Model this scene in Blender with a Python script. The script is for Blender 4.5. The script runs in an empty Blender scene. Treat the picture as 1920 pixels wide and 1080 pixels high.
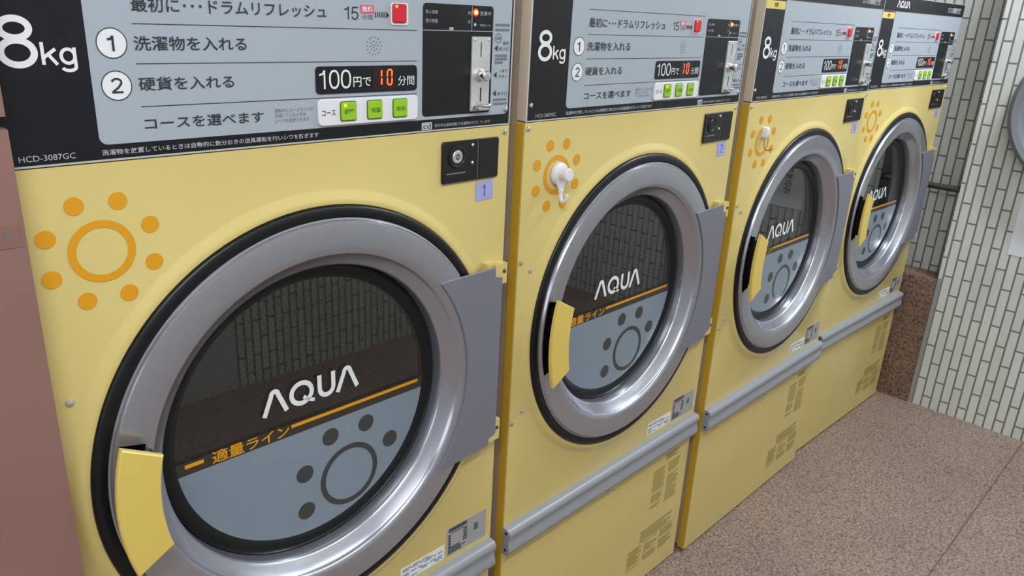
import bpy, bmesh, math, random
from mathutils import Vector, Matrix
random.seed(4)
PI = math.pi
scene = bpy.context.scene
COL = scene.collection
ZO = 1.172                      # height of the console's lower edge above the floor

# ------------------------------------------------------------------ camera
cam_d = bpy.data.cameras.new('camera'); cam = bpy.data.objects.new('camera', cam_d); COL.objects.link(cam)
cam_d.sensor_width = 36.0; cam_d.lens = 1441.1243 / 1920 * 36.0; cam_d.clip_start = 0.02
Rr = ((0.6994943897, -0.7130035528, 0.0483066497), (-0.2100658253, -0.2697537786, -0.9397367972), (0.6830665764, 0.6471930412, -0.3384689345))
m = Matrix(((Rr[0][0], -Rr[1][0], -Rr[2][0]), (Rr[0][1], -Rr[1][1], -Rr[2][1]), (Rr[0][2], -Rr[1][2], -Rr[2][2]))).to_4x4()
m.translation = Vector((-0.18527986, -0.81347200, 0.15918276 + ZO))
cam.matrix_world = m
scene.camera = cam

# ------------------------------------------------------------------ light and exposure
scene.view_settings.view_transform = 'Standard'; scene.view_settings.look = 'None'
scene.view_settings.gamma = 1.0; scene.view_settings.use_curve_mapping = False
scene.view_settings.exposure = 0.08
world = bpy.data.worlds.new('world'); scene.world = world; world.use_nodes = True
bg = world.node_tree.nodes['Background']; bg.inputs[0].default_value = (0.85, 0.92, 1.0, 1); bg.inputs[1].default_value = 0.35

def area(name, loc, sx, sy, power, color, rot=(0, 0, 0)):
    l = bpy.data.lights.new(name, 'AREA'); l.shape = 'RECTANGLE'; l.size = sx; l.size_y = sy; l.energy = power; l.color = color
    o = bpy.data.objects.new(name, l); COL.objects.link(o); o.location = loc; o.rotation_euler = rot
    return o
CEIL = 2.45
CW = (0.95, 0.985, 1.0)
area('tube_light', (-0.55, -1.08, CEIL - 0.10), 1.2, 0.10, 25, CW)
area('tube_light', (1.15, -1.08, CEIL - 0.10), 1.2, 0.10, 8, CW)
area('tube_light', (2.40, -0.72, CEIL - 0.10), 0.10, 0.60, 28, (0.86, 0.93, 1.0))  # added cool lamp standing in for daylight on the upper end wall
area('left_fill_light', (-2.3, -0.75, 1.35), 1.3, 2.0, 12, (0.88, 0.94, 1.0), (0, -PI / 2, 0))  # added fill inside the closed left end; no opening there

# ------------------------------------------------------------------ materials
def mat(name, col, rough=0.5, metal=0.0, spec=0.5, emit=None, estr=0.0, coat=0.0):
    mt = bpy.data.materials.new(name); mt.use_nodes = True
    b = mt.node_tree.nodes['Principled BSDF']
    b.inputs['Base Color'].default_value = (*col, 1); b.inputs['Roughness'].default_value = rough
    b.inputs['Metallic'].default_value = metal; b.inputs['Specular IOR Level'].default_value = spec
    b.inputs['Coat Weight'].default_value = coat
    if emit: b.inputs['Emission Color'].default_value = (*emit, 1); b.inputs['Emission Strength'].default_value = estr
    return mt
class NT:
    def __init__(s, mt): s.t = mt.node_tree; s.b = s.t.nodes['Principled BSDF']
    def n(s, typ, **k):
        x = s.t.nodes.new(typ)
        for a, v in k.items():
            if a.startswith('i_'):
                key = a[2:]; x.inputs[int(key) if key.isdigit() else key.replace('_', ' ')].default_value = v
            else: setattr(x, a, v)
        return x
    def l(s, a, b): s.t.links.new(a, b)
    def ramp(s, fac, stops):
        r = s.n('ShaderNodeValToRGB'); e = r.color_ramp.elements
        while len(e) < len(stops): e.new(0.5)
        for i, (p, c) in enumerate(stops): e[i].position = p; e[i].color = (*c, 1)
        s.l(fac, r.inputs[0]); return r
def mottled(name, c0, c1, scale, rough, r2=None, metal=0.0, bump=0.0, detail=4, spec=0.5):
    mt = mat(name, c0, rough, metal, spec); t = NT(mt)
    tc = t.n('ShaderNodeTexCoord'); nz = t.n('ShaderNodeTexNoise', i_Scale=scale, i_Detail=detail)
    t.l(tc.outputs['Object'], nz.inputs['Vector'])
    r = t.ramp(nz.outputs['Fac'], [(0.3, c0), (0.7, c1)]); t.l(r.outputs[0], t.b.inputs['Base Color'])
    if r2 is not None:
        mr = t.n('ShaderNodeMapRange', i_3=rough, i_4=r2); t.l(nz.outputs['Fac'], mr.inputs[0]); t.l(mr.outputs[0], t.b.inputs['Roughness'])
    if bump:
        bp = t.n('ShaderNodeBump', i_Strength=bump, i_Distance=0.002); t.l(nz.outputs['Fac'], bp.inputs['Height']); t.l(bp.outputs[0], t.b.inputs['Normal'])
    return mt
M = {}
M['yellow'] = mottled('yellow_enamel', (0.66, 0.53, 0.19), (0.70, 0.56, 0.21), 3.0, 0.13, 0.18)
M['yellow_plastic'] = mat('yellow_plastic', (0.74, 0.56, 0.13), 0.35)
M['yellow_shade'] = mat('shaded_yellow_return', (0.60, 0.36, 0.03), 0.45)  # front yellow darkened to orange for gap shade and interreflection
M['body'] = mottled('grey_brown_casing', (0.46, 0.38, 0.30), (0.52, 0.44, 0.35), 6, 0.6)
M['beige'] = mat('beige_console_casing', (0.66, 0.56, 0.45), 0.5)
M['rim'] = mat('pale_metal_trim', (0.62, 0.60, 0.56), 0.35, 0.3)
M['black'] = mottled('black_print_face', (0.008, 0.009, 0.012), (0.011, 0.012, 0.015), 40, 0.36, 0.42, spec=0.3)
M['grey'] = mat('blue_grey_print_face', (0.385, 0.43, 0.485), 0.38)
M['ink'] = mat('dark_slate_ink', (0.022, 0.03, 0.042), 0.5)
M['ink2'] = mat('grey_ink', (0.16, 0.18, 0.205), 0.5)
M['white'] = mat('white_print', (0.80, 0.80, 0.82), 0.45)
M['dimwhite'] = mat('pale_grey_print', (0.46, 0.47, 0.50), 0.5)
M['white_plastic'] = mat('white_plastic', (0.78, 0.77, 0.80), 0.3)
M['pink'] = mat('pink_print', (0.72, 0.09, 0.16), 0.45)
M['red'] = mat('red_button_plastic', (0.55, 0.012, 0.03), 0.3, emit=(0.6, 0.01, 0.03), estr=0.12)
M['green'] = mat('lime_button_plastic', (0.30, 0.56, 0.02), 0.35)
M['green_ink'] = mat('dark_green_ink', (0.05, 0.16, 0.01), 0.5)
M['orange'] = mat('orange_print', (0.74, 0.33, 0.008), 0.4)
M['lamp'] = mat('orange_lamp', (1, 0.4, 0.1), 0.4, emit=(1.0, 0.42, 0.10), estr=2.6)
M['lampglow'] = mat('red_lamp_lens', (0.5, 0.02, 0.0), 0.4, emit=(1.0, 0.05, 0.01), estr=0.5)
M['softlamp'] = mat('amber_lamp', (1, 0.5, 0.05), 0.4, emit=(1.0, 0.42, 0.03), estr=0.7)
M['led'] = mat('red_led', (1, 0.1, 0.02), 0.4, emit=(1.0, 0.09, 0.02), estr=2.2)
M['ledwin'] = mat('dark_red_window', (0.02, 0.006, 0.006), 0.2)
M['silver'] = mat('silver_paint', (0.50, 0.51, 0.575), 0.22, 0.80)
M['plate'] = mat('grey_plastic', (0.185, 0.185, 0.225), 0.42)
M['rubber'] = mat('black_rubber', (0.007, 0.008, 0.009), 0.34, spec=0.35)
M['matte_black'] = mat('matte_black_plastic', (0.006, 0.006, 0.007), 0.45)
M['lock_black'] = mat('gloss_black_plastic', (0.008, 0.008, 0.008), 0.25)
M['chrome'] = mat('chrome', (0.75, 0.74, 0.72), 0.16, 1.0)
M['steel'] = mottled('brushed_steel', (0.60, 0.61, 0.61), (0.68, 0.68, 0.67), 60, 0.35, 0.45, 0.55)
M['film'] = mat('blue_grey_window_film', (0.22, 0.27, 0.325), 0.22)
M['filmdark'] = mat('dark_film_print', (0.05, 0.054, 0.052), 0.22)
M['band'] = mat('smoky_film_band', (0.042, 0.036, 0.028), 0.2)
M['rail'] = mat('grey_vinyl', (0.30, 0.315, 0.345), 0.34)
M['tag'] = mat('lavender_tape', (0.36, 0.38, 0.72), 0.5)
M['tagink'] = mat('dark_blue_marker', (0.03, 0.03, 0.10), 0.5)
M['label'] = mat('silver_grey_label', (0.36, 0.35, 0.36), 0.4)
M['olive'] = mat('olive_brown_ink', (0.34, 0.27, 0.09), 0.5)
M['cap'] = mat('grey_plastic_cap', (0.42, 0.39, 0.36), 0.4)
M['paper'] = mat('white_paper', (0.76, 0.79, 0.84), 0.6)
M['ventgrey'] = mat('dark_grey_plastic', (0.17, 0.18, 0.205), 0.5)
M['ventlight'] = mat('mid_grey_plastic', (0.30, 0.31, 0.33), 0.45)
M['plain'] = mottled('plain_grey_door', (0.56, 0.57, 0.58), (0.60, 0.61, 0.62), 4, 0.5)
M['mortar'] = mat('grey_mortar', (0.30, 0.31, 0.30), 0.7)
M['ceil'] = mat('white_ceiling', (0.74, 0.74, 0.72), 0.7)
M['pipe'] = mat('dark_brown_pipe', (0.045, 0.035, 0.028), 0.5)
M['foot'] = mat('black_foot', (0.015, 0.014, 0.013), 0.7)
M['wire'] = mat('tarnished_wire', (0.30, 0.24, 0.17), 0.35, 0.8)
M['pillar'] = mottled('pinkish_brown_panel', (0.235, 0.125, 0.105), (0.29, 0.155, 0.13), 5, 0.5, 0.6, 0, 0.15)
M['stickerbrown'] = mat('brown_tape', (0.25, 0.13, 0.105), 0.35)
M['groove'] = mat('dark_red_brown_edge', (0.15, 0.055, 0.042), 0.6)

# clear dark-tinted window: Schlick reflection over a tinted pass-through
g = bpy.data.materials.new('tinted_window_glass'); g.use_nodes = True; t = g.node_tree; t.nodes.clear()
o_ = t.nodes.new('ShaderNodeOutputMaterial'); mx = t.nodes.new('ShaderNodeMixShader'); tr = t.nodes.new('ShaderNodeBsdfTransparent'); gl = t.nodes.new('ShaderNodeBsdfGlossy')
lw = t.nodes.new('ShaderNodeLayerWeight'); lw.inputs[0].default_value = 0.5
pw = t.nodes.new('ShaderNodeMath'); pw.operation = 'POWER'; pw.inputs[1].default_value = 5
ma = t.nodes.new('ShaderNodeMath'); ma.operation = 'MULTIPLY_ADD'; ma.inputs[1].default_value = 0.885; ma.inputs[2].default_value = 0.115
tr.inputs[0].default_value = (0.80, 0.82, 0.81, 1); gl.inputs['Roughness'].default_value = 0.0
t.links.new(lw.outputs['Facing'], pw.inputs[0]); t.links.new(pw.outputs[0], ma.inputs[0]); t.links.new(ma.outputs[0], mx.inputs[0])
t.links.new(tr.outputs[0], mx.inputs[1]); t.links.new(gl.outputs[0], mx.inputs[2]); t.links.new(mx.outputs[0], o_.inputs[0])
M['glass'] = g

# perforated drum steel (uses the mesh's own UVs, in metres)
M['drum'] = mat('perforated_steel', (0.30, 0.31, 0.30), 0.45, 0.3); t = NT(M['drum'])
uv = t.n('ShaderNodeUVMap'); vm = t.n('ShaderNodeVectorMath', operation='SCALE'); vm.inputs['Scale'].default_value = 110.0
t.l(uv.outputs[0], vm.inputs[0]); fr = t.n('ShaderNodeVectorMath', operation='FRACTION'); t.l(vm.outputs[0], fr.inputs[0])
ds = t.n('ShaderNodeVectorMath', operation='DISTANCE'); t.l(fr.outputs[0], ds.inputs[0]); ds.inputs[1].default_value = (0.5, 0.5, 0)
r = t.ramp(ds.outputs['Value'], [(0.24, (0.01, 0.01, 0.01)), (0.30, (0.07, 0.075, 0.07))]); t.l(r.outputs[0], t.b.inputs['Base Color'])

def tile_mat(name):
    mt = mat(name, (0.6, 0.6, 0.56), 0.28); t = NT(mt)
    tc = t.n('ShaderNodeTexCoord'); sp = t.n('ShaderNodeSeparateXYZ'); t.l(tc.outputs['Object'], sp.inputs[0])
    ad = t.n('ShaderNodeMath', operation='ADD'); t.l(sp.outputs['X'], ad.inputs[0]); t.l(sp.outputs['Y'], ad.inputs[1])
    az = t.n('ShaderNodeMath', operation='ADD', i_1=0.023); t.l(sp.outputs['Z'], az.inputs[0]); ay = t.n('ShaderNodeMath', operation='ADD', i_1=-0.0014); t.l(ad.outputs[0], ay.inputs[0])
    cb = t.n('ShaderNodeCombineXYZ'); t.l(az.outputs[0], cb.inputs[0]); t.l(ay.outputs[0], cb.inputs[1])
    br = t.n('ShaderNodeTexBrick', offset=0.5, offset_frequency=2, squash=1.0)
    br.inputs['Color1'].default_value = (0.68, 0.69, 0.67, 1); br.inputs['Color2'].default_value = (0.75, 0.76, 0.74, 1)
    br.inputs['Mortar'].default_value = (0.20, 0.21, 0.20, 1); br.inputs['Scale'].default_value = 1.0
    br.inputs['Mortar Size'].default_value = 0.0032; br.inputs['Mortar Smooth'].default_value = 0.25
    br.inputs['Brick Width'].default_value = 0.134; br.inputs['Row Height'].default_value = 0.0304
    t.l(cb.outputs[0], br.inputs['Vector'])
    nz = t.n('ShaderNodeTexNoise', i_Scale=2.5, i_Detail=5); t.l(tc.outputs['Object'], nz.inputs['Vector'])
    rp = t.ramp(nz.outputs['Fac'], [(0.3, (0.84, 0.85, 0.82)), (0.7, (1, 1, 1))])
    mu = t.n('ShaderNodeMix', data_type='RGBA', blend_type='MULTIPLY'); mu.inputs[0].default_value = 1.0
    t.l(br.outputs['Color'], mu.inputs[6]); t.l(rp.outputs[0], mu.inputs[7]); t.l(mu.outputs[2], t.b.inputs['Base Color'])
    mr = t.n('ShaderNodeMapRange', i_3=0.25, i_4=0.8); t.l(br.outputs['Fac'], mr.inputs[0]); t.l(mr.outputs[0], t.b.inputs['Roughness'])
    bp = t.n('ShaderNodeBump', i_Strength=0.6, i_Distance=0.003, invert=True); t.l(br.outputs['Fac'], bp.inputs['Height']); t.l(bp.outputs[0], t.b.inputs['Normal'])
    return mt
M['tile'] = tile_mat('cream_stack_tiles')

def granite_mat(name, dark, mid, light, scale, rough, joints=False):
    mt = mat(name, mid, rough); t = NT(mt)
    tc = t.n('ShaderNodeTexCoord')
    nz = t.n('ShaderNodeTexNoise', i_Scale=scale, i_Detail=6, i_Roughness=0.75); t.l(tc.outputs['Object'], nz.inputs['Vector'])
    r1 = t.ramp(nz.outputs['Fac'], [(0.34, dark), (0.47, mid), (0.66, light)])
    vo = t.n('ShaderNodeTexVoronoi', i_Scale=scale * 1.3); t.l(tc.outputs['Object'], vo.inputs['Vector'])
    sr = t.n('ShaderNodeSeparateColor'); t.l(vo.outputs['Color'], sr.inputs[0])
    r2 = t.ramp(sr.outputs[0], [(0.0, (0.48, 0.46, 0.45)), (0.30, (1, 1, 1)), (0.86, (1.0, 1, 1)), (1.0, (1.35, 1.3, 1.25))])
    mu = t.n('ShaderNodeMix', data_type='RGBA', blend_type='MULTIPLY'); mu.inputs[0].default_value = 1.0
    t.l(r1.outputs[0], mu.inputs[6]); t.l(r2.outputs[0], mu.inputs[7]); out = mu.outputs[2]
    n2 = t.n('ShaderNodeTexNoise', i_Scale=3.2, i_Detail=4); t.l(tc.outputs['Object'], n2.inputs['Vector'])
    r3 = t.ramp(n2.outputs['Fac'], [(0.3, (0.86, 0.86, 0.88)), (0.7, (1.06, 1.03, 1.0))])
    m2 = t.n('ShaderNodeMix', data_type='RGBA', blend_type='MULTIPLY'); m2.inputs[0].default_value = 1.0
    t.l(out, m2.inputs[6]); t.l(r3.outputs[0], m2.inputs[7]); out = m2.outputs[2]
    if joints:
        br = t.n('ShaderNodeTexBrick', offset=0.0); mp = t.n('ShaderNodeMapping'); mp.inputs['Location'].default_value = (0.17, 0.493 + 0.0, 0)
        br.inputs['Color1'].default_value = (1, 1, 1, 1); br.inputs['Color2'].default_value = (0.96, 0.96, 0.96, 1); br.inputs['Mortar'].default_value = (0.52, 0.52, 0.53, 1)
        br.inputs['Scale'].default_value = 1; br.inputs['Mortar Size'].default_value = 0.0026; br.inputs['Brick Width'].default_value = 20.0; br.inputs['Row Height'].default_value = 0.60
        t.l(tc.outputs['Object'], mp.inputs[0]); t.l(mp.outputs[0], br.inputs['Vector'])
        m3 = t.n('ShaderNodeMix', data_type='RGBA', blend_type='MULTIPLY'); m3.inputs[0].default_value = 1.0
        t.l(out, m3.inputs[6]); t.l(br.outputs['Color'], m3.inputs[7]); out = m3.outputs[2]
    t.l(out, t.b.inputs['Base Color'])
    bp = t.n('ShaderNodeBump', i_Strength=0.12, i_Distance=0.001); t.l(nz.outputs['Fac'], bp.inputs['Height']); t.l(bp.outputs[0], t.b.inputs['Normal'])
    return mt
M['floor'] = granite_mat('flamed_pink_granite', (0.075, 0.052, 0.040), (0.255, 0.185, 0.150), (0.45, 0.35, 0.29), 150, 0.6, True)
M['granite'] = granite_mat('polished_brown_granite', (0.05, 0.03, 0.022), (0.20, 0.120, 0.088), (0.34, 0.22, 0.17), 120, 0.3)

# ------------------------------------------------------------------ mesh helpers
# local frame of a dryer: u to the right, d into the machine, v up from the console's lower edge
def P3(u, d, v): return (u, d, v + ZO)
class MB:
    def __init__(s): s.v = []; s.f = []; s.uv = {}; s.segs = []
    def seg(s): s.segs.append((len(s.v), len(s.f)))
    def build_each(s, name, m, parent=None):
        """one object per piece of lettering"""
        b = sorted(set([(0, 0)] + s.segs)) + [(len(s.v), len(s.f))]
        for (v0, f0), (v1, f1) in zip(b, b[1:]):
            if f1 > f0:
                q = MB(); q.add(s.v[v0:v1], [tuple(i - v0 for i in f) for f in s.f[f0:f1]]); q.build(name, m, parent, 0)
    def add(s, vs, fs):
        o = len(s.v); s.v += [tuple(x) for x in vs]; s.f += [tuple(i + o for i in f) for f in fs]; return s
    def box(s, u0, u1, d0, d1, v0, v1):
        return s.add([P3(u0, d0, v0), P3(u1, d0, v0), P3(u1, d1, v0), P3(u0, d1, v0), P3(u0, d0, v1), P3(u1, d0, v1), P3(u1, d1, v1), P3(u0, d1, v1)],
                     [(0, 1, 5, 4), (1, 2, 6, 5), (2, 3, 7, 6), (3, 0, 4, 7), (4, 5, 6, 7), (3, 2, 1, 0)])
    def wbox(s, x0, x1, y0, y1, z0, z1): return s.box(x0, x1, y0, y1, z0 - ZO, z1 - ZO)
    def prism(s, pts, d0, d1, ch=0.0):
        """pts counter-clockwise seen from the front (u right, v up); d0 = front depth; ch = front chamfer"""
        n = len(pts); pts = [Vector(p) for p in pts]
        rings = []
        if ch:
            ins = []
            for i in range(n):
                a, b, c = pts[i - 1], pts[i], pts[(i + 1) % n]
                e1 = (b - a).normalized(); e2 = (c - b).normalized(); n1 = Vector((-e1.y, e1.x)); n2 = Vector((-e2.y, e2.x)); q = n1 + n2
                q = q / max(0.3, 1 + n1.dot(n2)); ins.append(b + q * ch)
            rings = [[P3(p.x, d0, p.y) for p in ins], [P3(p.x, d0 + ch, p.y) for p in pts], [P3(p.x, d1, p.y) for p in pts]]
        else: rings = [[P3(p.x, d0, p.y) for p in pts], [P3(p.x, d1, p.y) for p in pts]]
        vs = sum(rings, []); fs = [tuple(range(n))]; k = len(rings)
        for r_ in range(k - 1):
            for i in range(n): fs.append((r_ * n + (i + 1) % n, r_ * n + i, (r_ + 1) * n + i, (r_ + 1) * n + (i + 1) % n))
        fs.append(tuple(range((k - 1) * n, k * n))[::-1])
        return s.add(vs, fs)
    def rrect(s, u0, u1, v0, v1, r, d0, d1, ch=0.0, n=5):
        pts = []
        for cx, cy, a0 in ((u1 - r, v1 - r, 0), (u0 + r, v1 - r, 90), (u0 + r, v0 + r, 180), (u1 - r, v0 + r, 270)):
            for i in range(n + 1):
                a = math.radians(a0 + 90 * i / n); pts.append((cx + r * math.cos(a), cy + r * math.sin(a)))
        return s.prism(pts, d0, d1, ch)
    def disc(s, cu, cv, r, d0, d1, n=40, ch=0.0):
        return s.prism([(cu + r * math.cos(2 * PI * i / n), cv + r * math.sin(2 * PI * i / n)) for i in range(n)], d0, d1, ch)
    def lathe(s, prof, cu, cv, n=96, a0=0.0, a1=360.0, uvs=False):
        """prof: list of (radius, depth); revolve about the depth axis"""
        full = abs(a1 - a0 - 360) < 1e-6; cnt = n if full else n + 1; k = len(prof); vs = []
        for i in range(cnt):
            a = math.radians(a0 + (a1 - a0) * i / n)
            for (r, d) in prof: vs.append(P3(cu + r * math.cos(a), d, cv + r * math.sin(a)))
        o = len(s.f); fs = []
        L = [0.0]
        for j in range(1, k): L.append(L[-1] + math.hypot(prof[j][0] - prof[j - 1][0], prof[j][1] - prof[j - 1][1]))
        for i in range(n):
            i2 = (i + 1) % cnt
            for j in range(k - 1):
                fs.append((i * k + j, i * k + j + 1, i2 * k + j + 1, i2 * k + j))
                if uvs:
                    w = 0.27 * math.radians(a1 - a0) / n
                    s.uv[o + len(fs) - 1] = [(i * w, L[j]), (i * w, L[j + 1]), ((i + 1) * w, L[j + 1]), ((i + 1) * w, L[j])]
        return s.add(vs, fs)
    def ring(s, cu, cv, r0, r1, d, n=64):
        vs = []; fs = []
        for i in range(n):
            a = 2 * PI * i / n
            vs += [P3(cu + r0 * math.cos(a), d, cv + r0 * math.sin(a)), P3(cu + r1 * math.cos(a), d, cv + r1 * math.sin(a))]
        for i in range(n): j = (i + 1) % n; fs.append((2 * i, 2 * i + 1, 2 * j + 1, 2 * j))
        return s.add(vs, fs)
    def ribbon(s, path, w, d, thick=0.0002):
        """flat stroke of constant width"""
        p = [Vector(q) for q in path]; L = []; Rt = []
        for i, q in enumerate(p):
            t_ = (p[min(i + 1, len(p) - 1)] - p[max(i - 1, 0)]).normalized(); nn = Vector((-t_.y, t_.x)) * w / 2
            L.append(q + nn); Rt.append(q - nn)
        return s.strip(L, Rt, d)
    def strip(s, L, Rt, d):
        n = len(L); vs = [P3(q.x, d, q.y) for q in L] + [P3(q.x, d, q.y) for q in Rt]
        return s.add(vs, [(i, n + i, n + i + 1, i + 1) for i in range(n - 1)])
    def tube(s, path, r, n=10, caps=True):
        """path of local (u,d,v) points"""
        pts = [Vector(P3(*q)) for q in path]; rs = r if isinstance(r, (list, tuple)) else [r] * len(pts); vs = []; fs = []; up = None
        for i, q in enumerate(pts):
            t_ = (pts[min(i + 1, len(pts) - 1)] - pts[max(i - 1, 0)]).normalized()
            if up is None: up = t_.orthogonal().normalized()
            up = (up - t_ * up.dot(t_)).normalized(); sd = t_.cross(up)
            for k in range(n): a = 2 * PI * k / n; vs.append(q + (up * math.cos(a) + sd * math.sin(a)) * rs[i])
        for i in range(len(pts) - 1):
            for k in range(n): fs.append((i * n + k, i * n + (k + 1) % n, (i + 1) * n + (k + 1) % n, (i + 1) * n + k))
        if caps: fs.append(tuple(range(n))[::-1]); fs.append(tuple(range((len(pts) - 1) * n, len(pts) * n)))
        return s.add(vs, fs)
    def build(s, name, m, parent=None, smooth=30, fix=False):
        me = bpy.data.meshes.new(name); me.from_pydata(s.v, [], s.f)
        if s.uv:
            ul = me.uv_layers.new(name='UVMap')
            for p in me.polygons:
                if p.index in s.uv:
                    for li, c in zip(p.loop_indices, s.uv[p.index]): ul.data[li].uv = c
        if fix:
            bm = bmesh.new(); bm.from_mesh(me); bmesh.ops.remove_doubles(bm, verts=bm.verts, dist=1e-6); bmesh.ops.recalc_face_normals(bm, faces=bm.faces); bm.to_mesh(me); bm.free()
        me.update()
        if smooth: me.shade_smooth(); me.set_sharp_from_angle(angle=math.radians(smooth))
        return link(name, me, m, parent)
def link(name, me, m, parent=None):
    me.materials.append(M[m] if isinstance(m, str) else m)
    o = bpy.data.objects.new(name, me); COL.objects.link(o)
    if parent is not None: o.parent = parent
    return o
def empty(name, loc, label, cat, group=None, rz=0.0):
    o = bpy.data.objects.new(name, None); COL.objects.link(o); o.location = loc; o.rotation_euler = (0, 0, rz); o.empty_display_size = 0.1
    o['label'] = label; o['category'] = cat
    if group: o['group'] = group
    return o
def tag(o, label=None, cat=None, group=None, kind=None):
    if label: o['label'] = label
    if cat: o['category'] = cat
    if group: o['group'] = group
    if kind: o['kind'] = kind
    return o

# lettering: a text curve turned into mesh data and fitted to a measured box
DG = None
def text_data(body, bold=0.0):
    cu = bpy.data.curves.new('lettering_curve', 'FONT'); cu.body = body; cu.size = 1.0; cu.offset = bold; cu.resolution_u = 3; cu.fill_mode = 'FRONT'
    ob = bpy.data.objects.new('lettering_curve', cu); COL.objects.link(ob)
    dg = bpy.context.evaluated_depsgraph_get(); me = bpy.data.meshes.new_from_object(ob.evaluated_get(dg))
    vs = [tuple(v.co) for v in me.vertices]; fs = [tuple(p.vertices) for p in me.polygons]
    bpy.data.objects.remove(ob); bpy.data.curves.remove(cu); bpy.data.meshes.remove(me)
    return vs, fs
def put_text(mb, body, u0, v0, u1, v1, d=0.0, bold=0.0, shear=0.0):
    vs, fs = text_data(body, bold); mb.seg()
    if not vs: return mb
    xs = [v[0] for v in vs]; ys = [v[1] for v in vs]; x0, x1, y0, y1 = min(xs), max(xs), min(ys), max(ys)
    kx = (u1 - u0) / (x1 - x0); ky = (v1 - v0) / max(1e-6, y1 - y0)
    return mb.add([P3(u0 + (x - x0) * kx, d, v0 + (y - y0) * ky) for x, y, _ in vs], fs)

def logo(mb, u0, v0, u1, v1, d):
    """the maker's word mark: barless A, Q, U, barless A drawn as strokes in a 151 x 34 box"""
    kx = (u1 - u0) / 151.0; ky = (v1 - v0) / 34.0
    def T(pts): return [(u0 + x * kx, v0 + y * ky) for x, y in pts]
    def lam(x):
        pts = [(x + 2.5, 0), (x + 13.5, 25.5)]
        for i in range(9):
            a = math.radians(155 - 130 * i / 8); pts.append((x + 18.8 + 5.2 * math.cos(a), 26.0 + 5.4 * math.sin(a)))
        pts += [(x + 24.2, 25.5), (x + 35.5, 0)]
        return pts
    def stroke(pts, w=6.6):
        p = [Vector(q) for q in pts]; L = []; R_ = []
        for i, q in enumerate(p):
            t_ = (p[min(i + 1, len(p) - 1)] - p[max(i - 1, 0)]).normalized(); nn = Vector((-t_.y, t_.x)) * w / 2
            L.append(Vector(T([q + nn])[0])); R_.append(Vector(T([q - nn])[0]))
        mb.strip(L, R_, d)
    stroke(lam(0)); stroke(lam(112.5))
    stroke([(58.5 + 15.5 * math.cos(2 * PI * i / 36 + 0.3), 17 + 14.2 * math.sin(2 * PI * i / 36 + 0.3)) for i in range(37)])
    stroke([(61, 11), (69, 5), (78, 1.5)], 5.0)
    stroke([(86.5, 33.5), (86.5, 14)] + [(97.5 - 11 * math.cos(PI * i / 12), 13.5 - 10.7 * math.sin(PI * i / 12)) for i in range(1, 12)] + [(108.5, 14), (108.5, 33.5)])
    return mb

def arc(cx, cy, rx, ry, a0, a1, n=20): return [(cx + rx * math.cos(math.radians(a0 + (a1 - a0) * i / n)), cy + ry * math.sin(math.radians(a0 + (a1 - a0) * i / n))) for i in range(n + 1)]
def glyph(mb, ch, u0, v0, u1, v1, d, w=0.13, new=True):
    """plain grotesque figures and letters drawn as strokes; w = stroke width over height"""
    if new: mb.seg()
    h = v1 - v0; W = (u1 - u0) / h; k = w / 2                 # glyph space: height 1, width W
    if ch == '8': S = [arc(W / 2, 0.755, W * 0.45 - k, 0.245 - k, 0, 360, 36), arc(W / 2, 0.298, W / 2 - k, 0.298 - k, 0, 360, 36)]
    elif ch == '0':
        S = [[(W / 2 + (W / 2 - k) * math.copysign(abs(math.cos(a)) ** 0.85, math.cos(a)), 0.5 + (0.5 - k) * math.copysign(abs(math.sin(a)) ** 0.85, math.sin(a))) for a in [2 * PI * i / 40 for i in range(41)]]]
    elif ch == '1': S = [[(W - k, 0), (W - k, 1.0)], [(0, 0.76), (W * 0.55, 0.80), (W - k * 1.2, 0.97)]]
    elif ch == '2': S = [arc(W / 2, 0.70, W / 2 - k, 0.30 - k, 172, -20, 18) + [(W * 0.60, 0.36), (k * 1.1, k * 1.6)], [(0, k), (W, k)]]
    elif ch == '5': S = [[(W * 0.95, 1 - k), (W * 0.20, 1 - k)], [(W * 0.24, 1.0), (W * 0.13, 0.46)], [(W * 0.10, 0.50)] + arc(W / 2, 0.325, W / 2 - k, 0.325 - k, 130, -160, 22)]
    elif ch == 'k': S = [[(k, 0), (k, 1)], [(k, 0.30), (W - k * 1.2, 0.70)], [(W * 0.40, 0.48), (W - k * 0.9, 0.0)]]
    elif ch == 'g': S = [arc(W / 2, 0.65, W / 2 - k, 0.35 - k, 0, 360, 32), [(W - k, 1.0), (W - k, 0.22)] + arc(W / 2, 0.22, W / 2 - k, 0.22 - k, 0, -165, 16)]
    for p in S:
        q = [Vector(x) for x in p]; closed = (q[0] - q[-1]).length < 1e-6; L = []; Q = []
        for i, x in enumerate(q):
            a = q[i - 1] if i else (q[-2] if closed else q[0]); b = q[i + 1] if i < len(q) - 1 else (q[1] if closed else q[-1])
            t_ = (b - a).normalized(); nn = Vector((-t_.y, t_.x)) * k
            L.append(Vector((u0 + (x + nn).x * h, v0 + (x + nn).y * h))); Q.append(Vector((u0 + (x - nn).x * h, v0 + (x - nn).y * h)))
        mb.strip(L, Q, d)
        d -= 0.00004
    return mb

def copy_tree(o, parent=None):
    c = o.copy(); COL.objects.link(c)
    if parent is not None: c.parent = parent
    for ch in list(o.children): copy_tree(ch, c)
    return c

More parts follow.
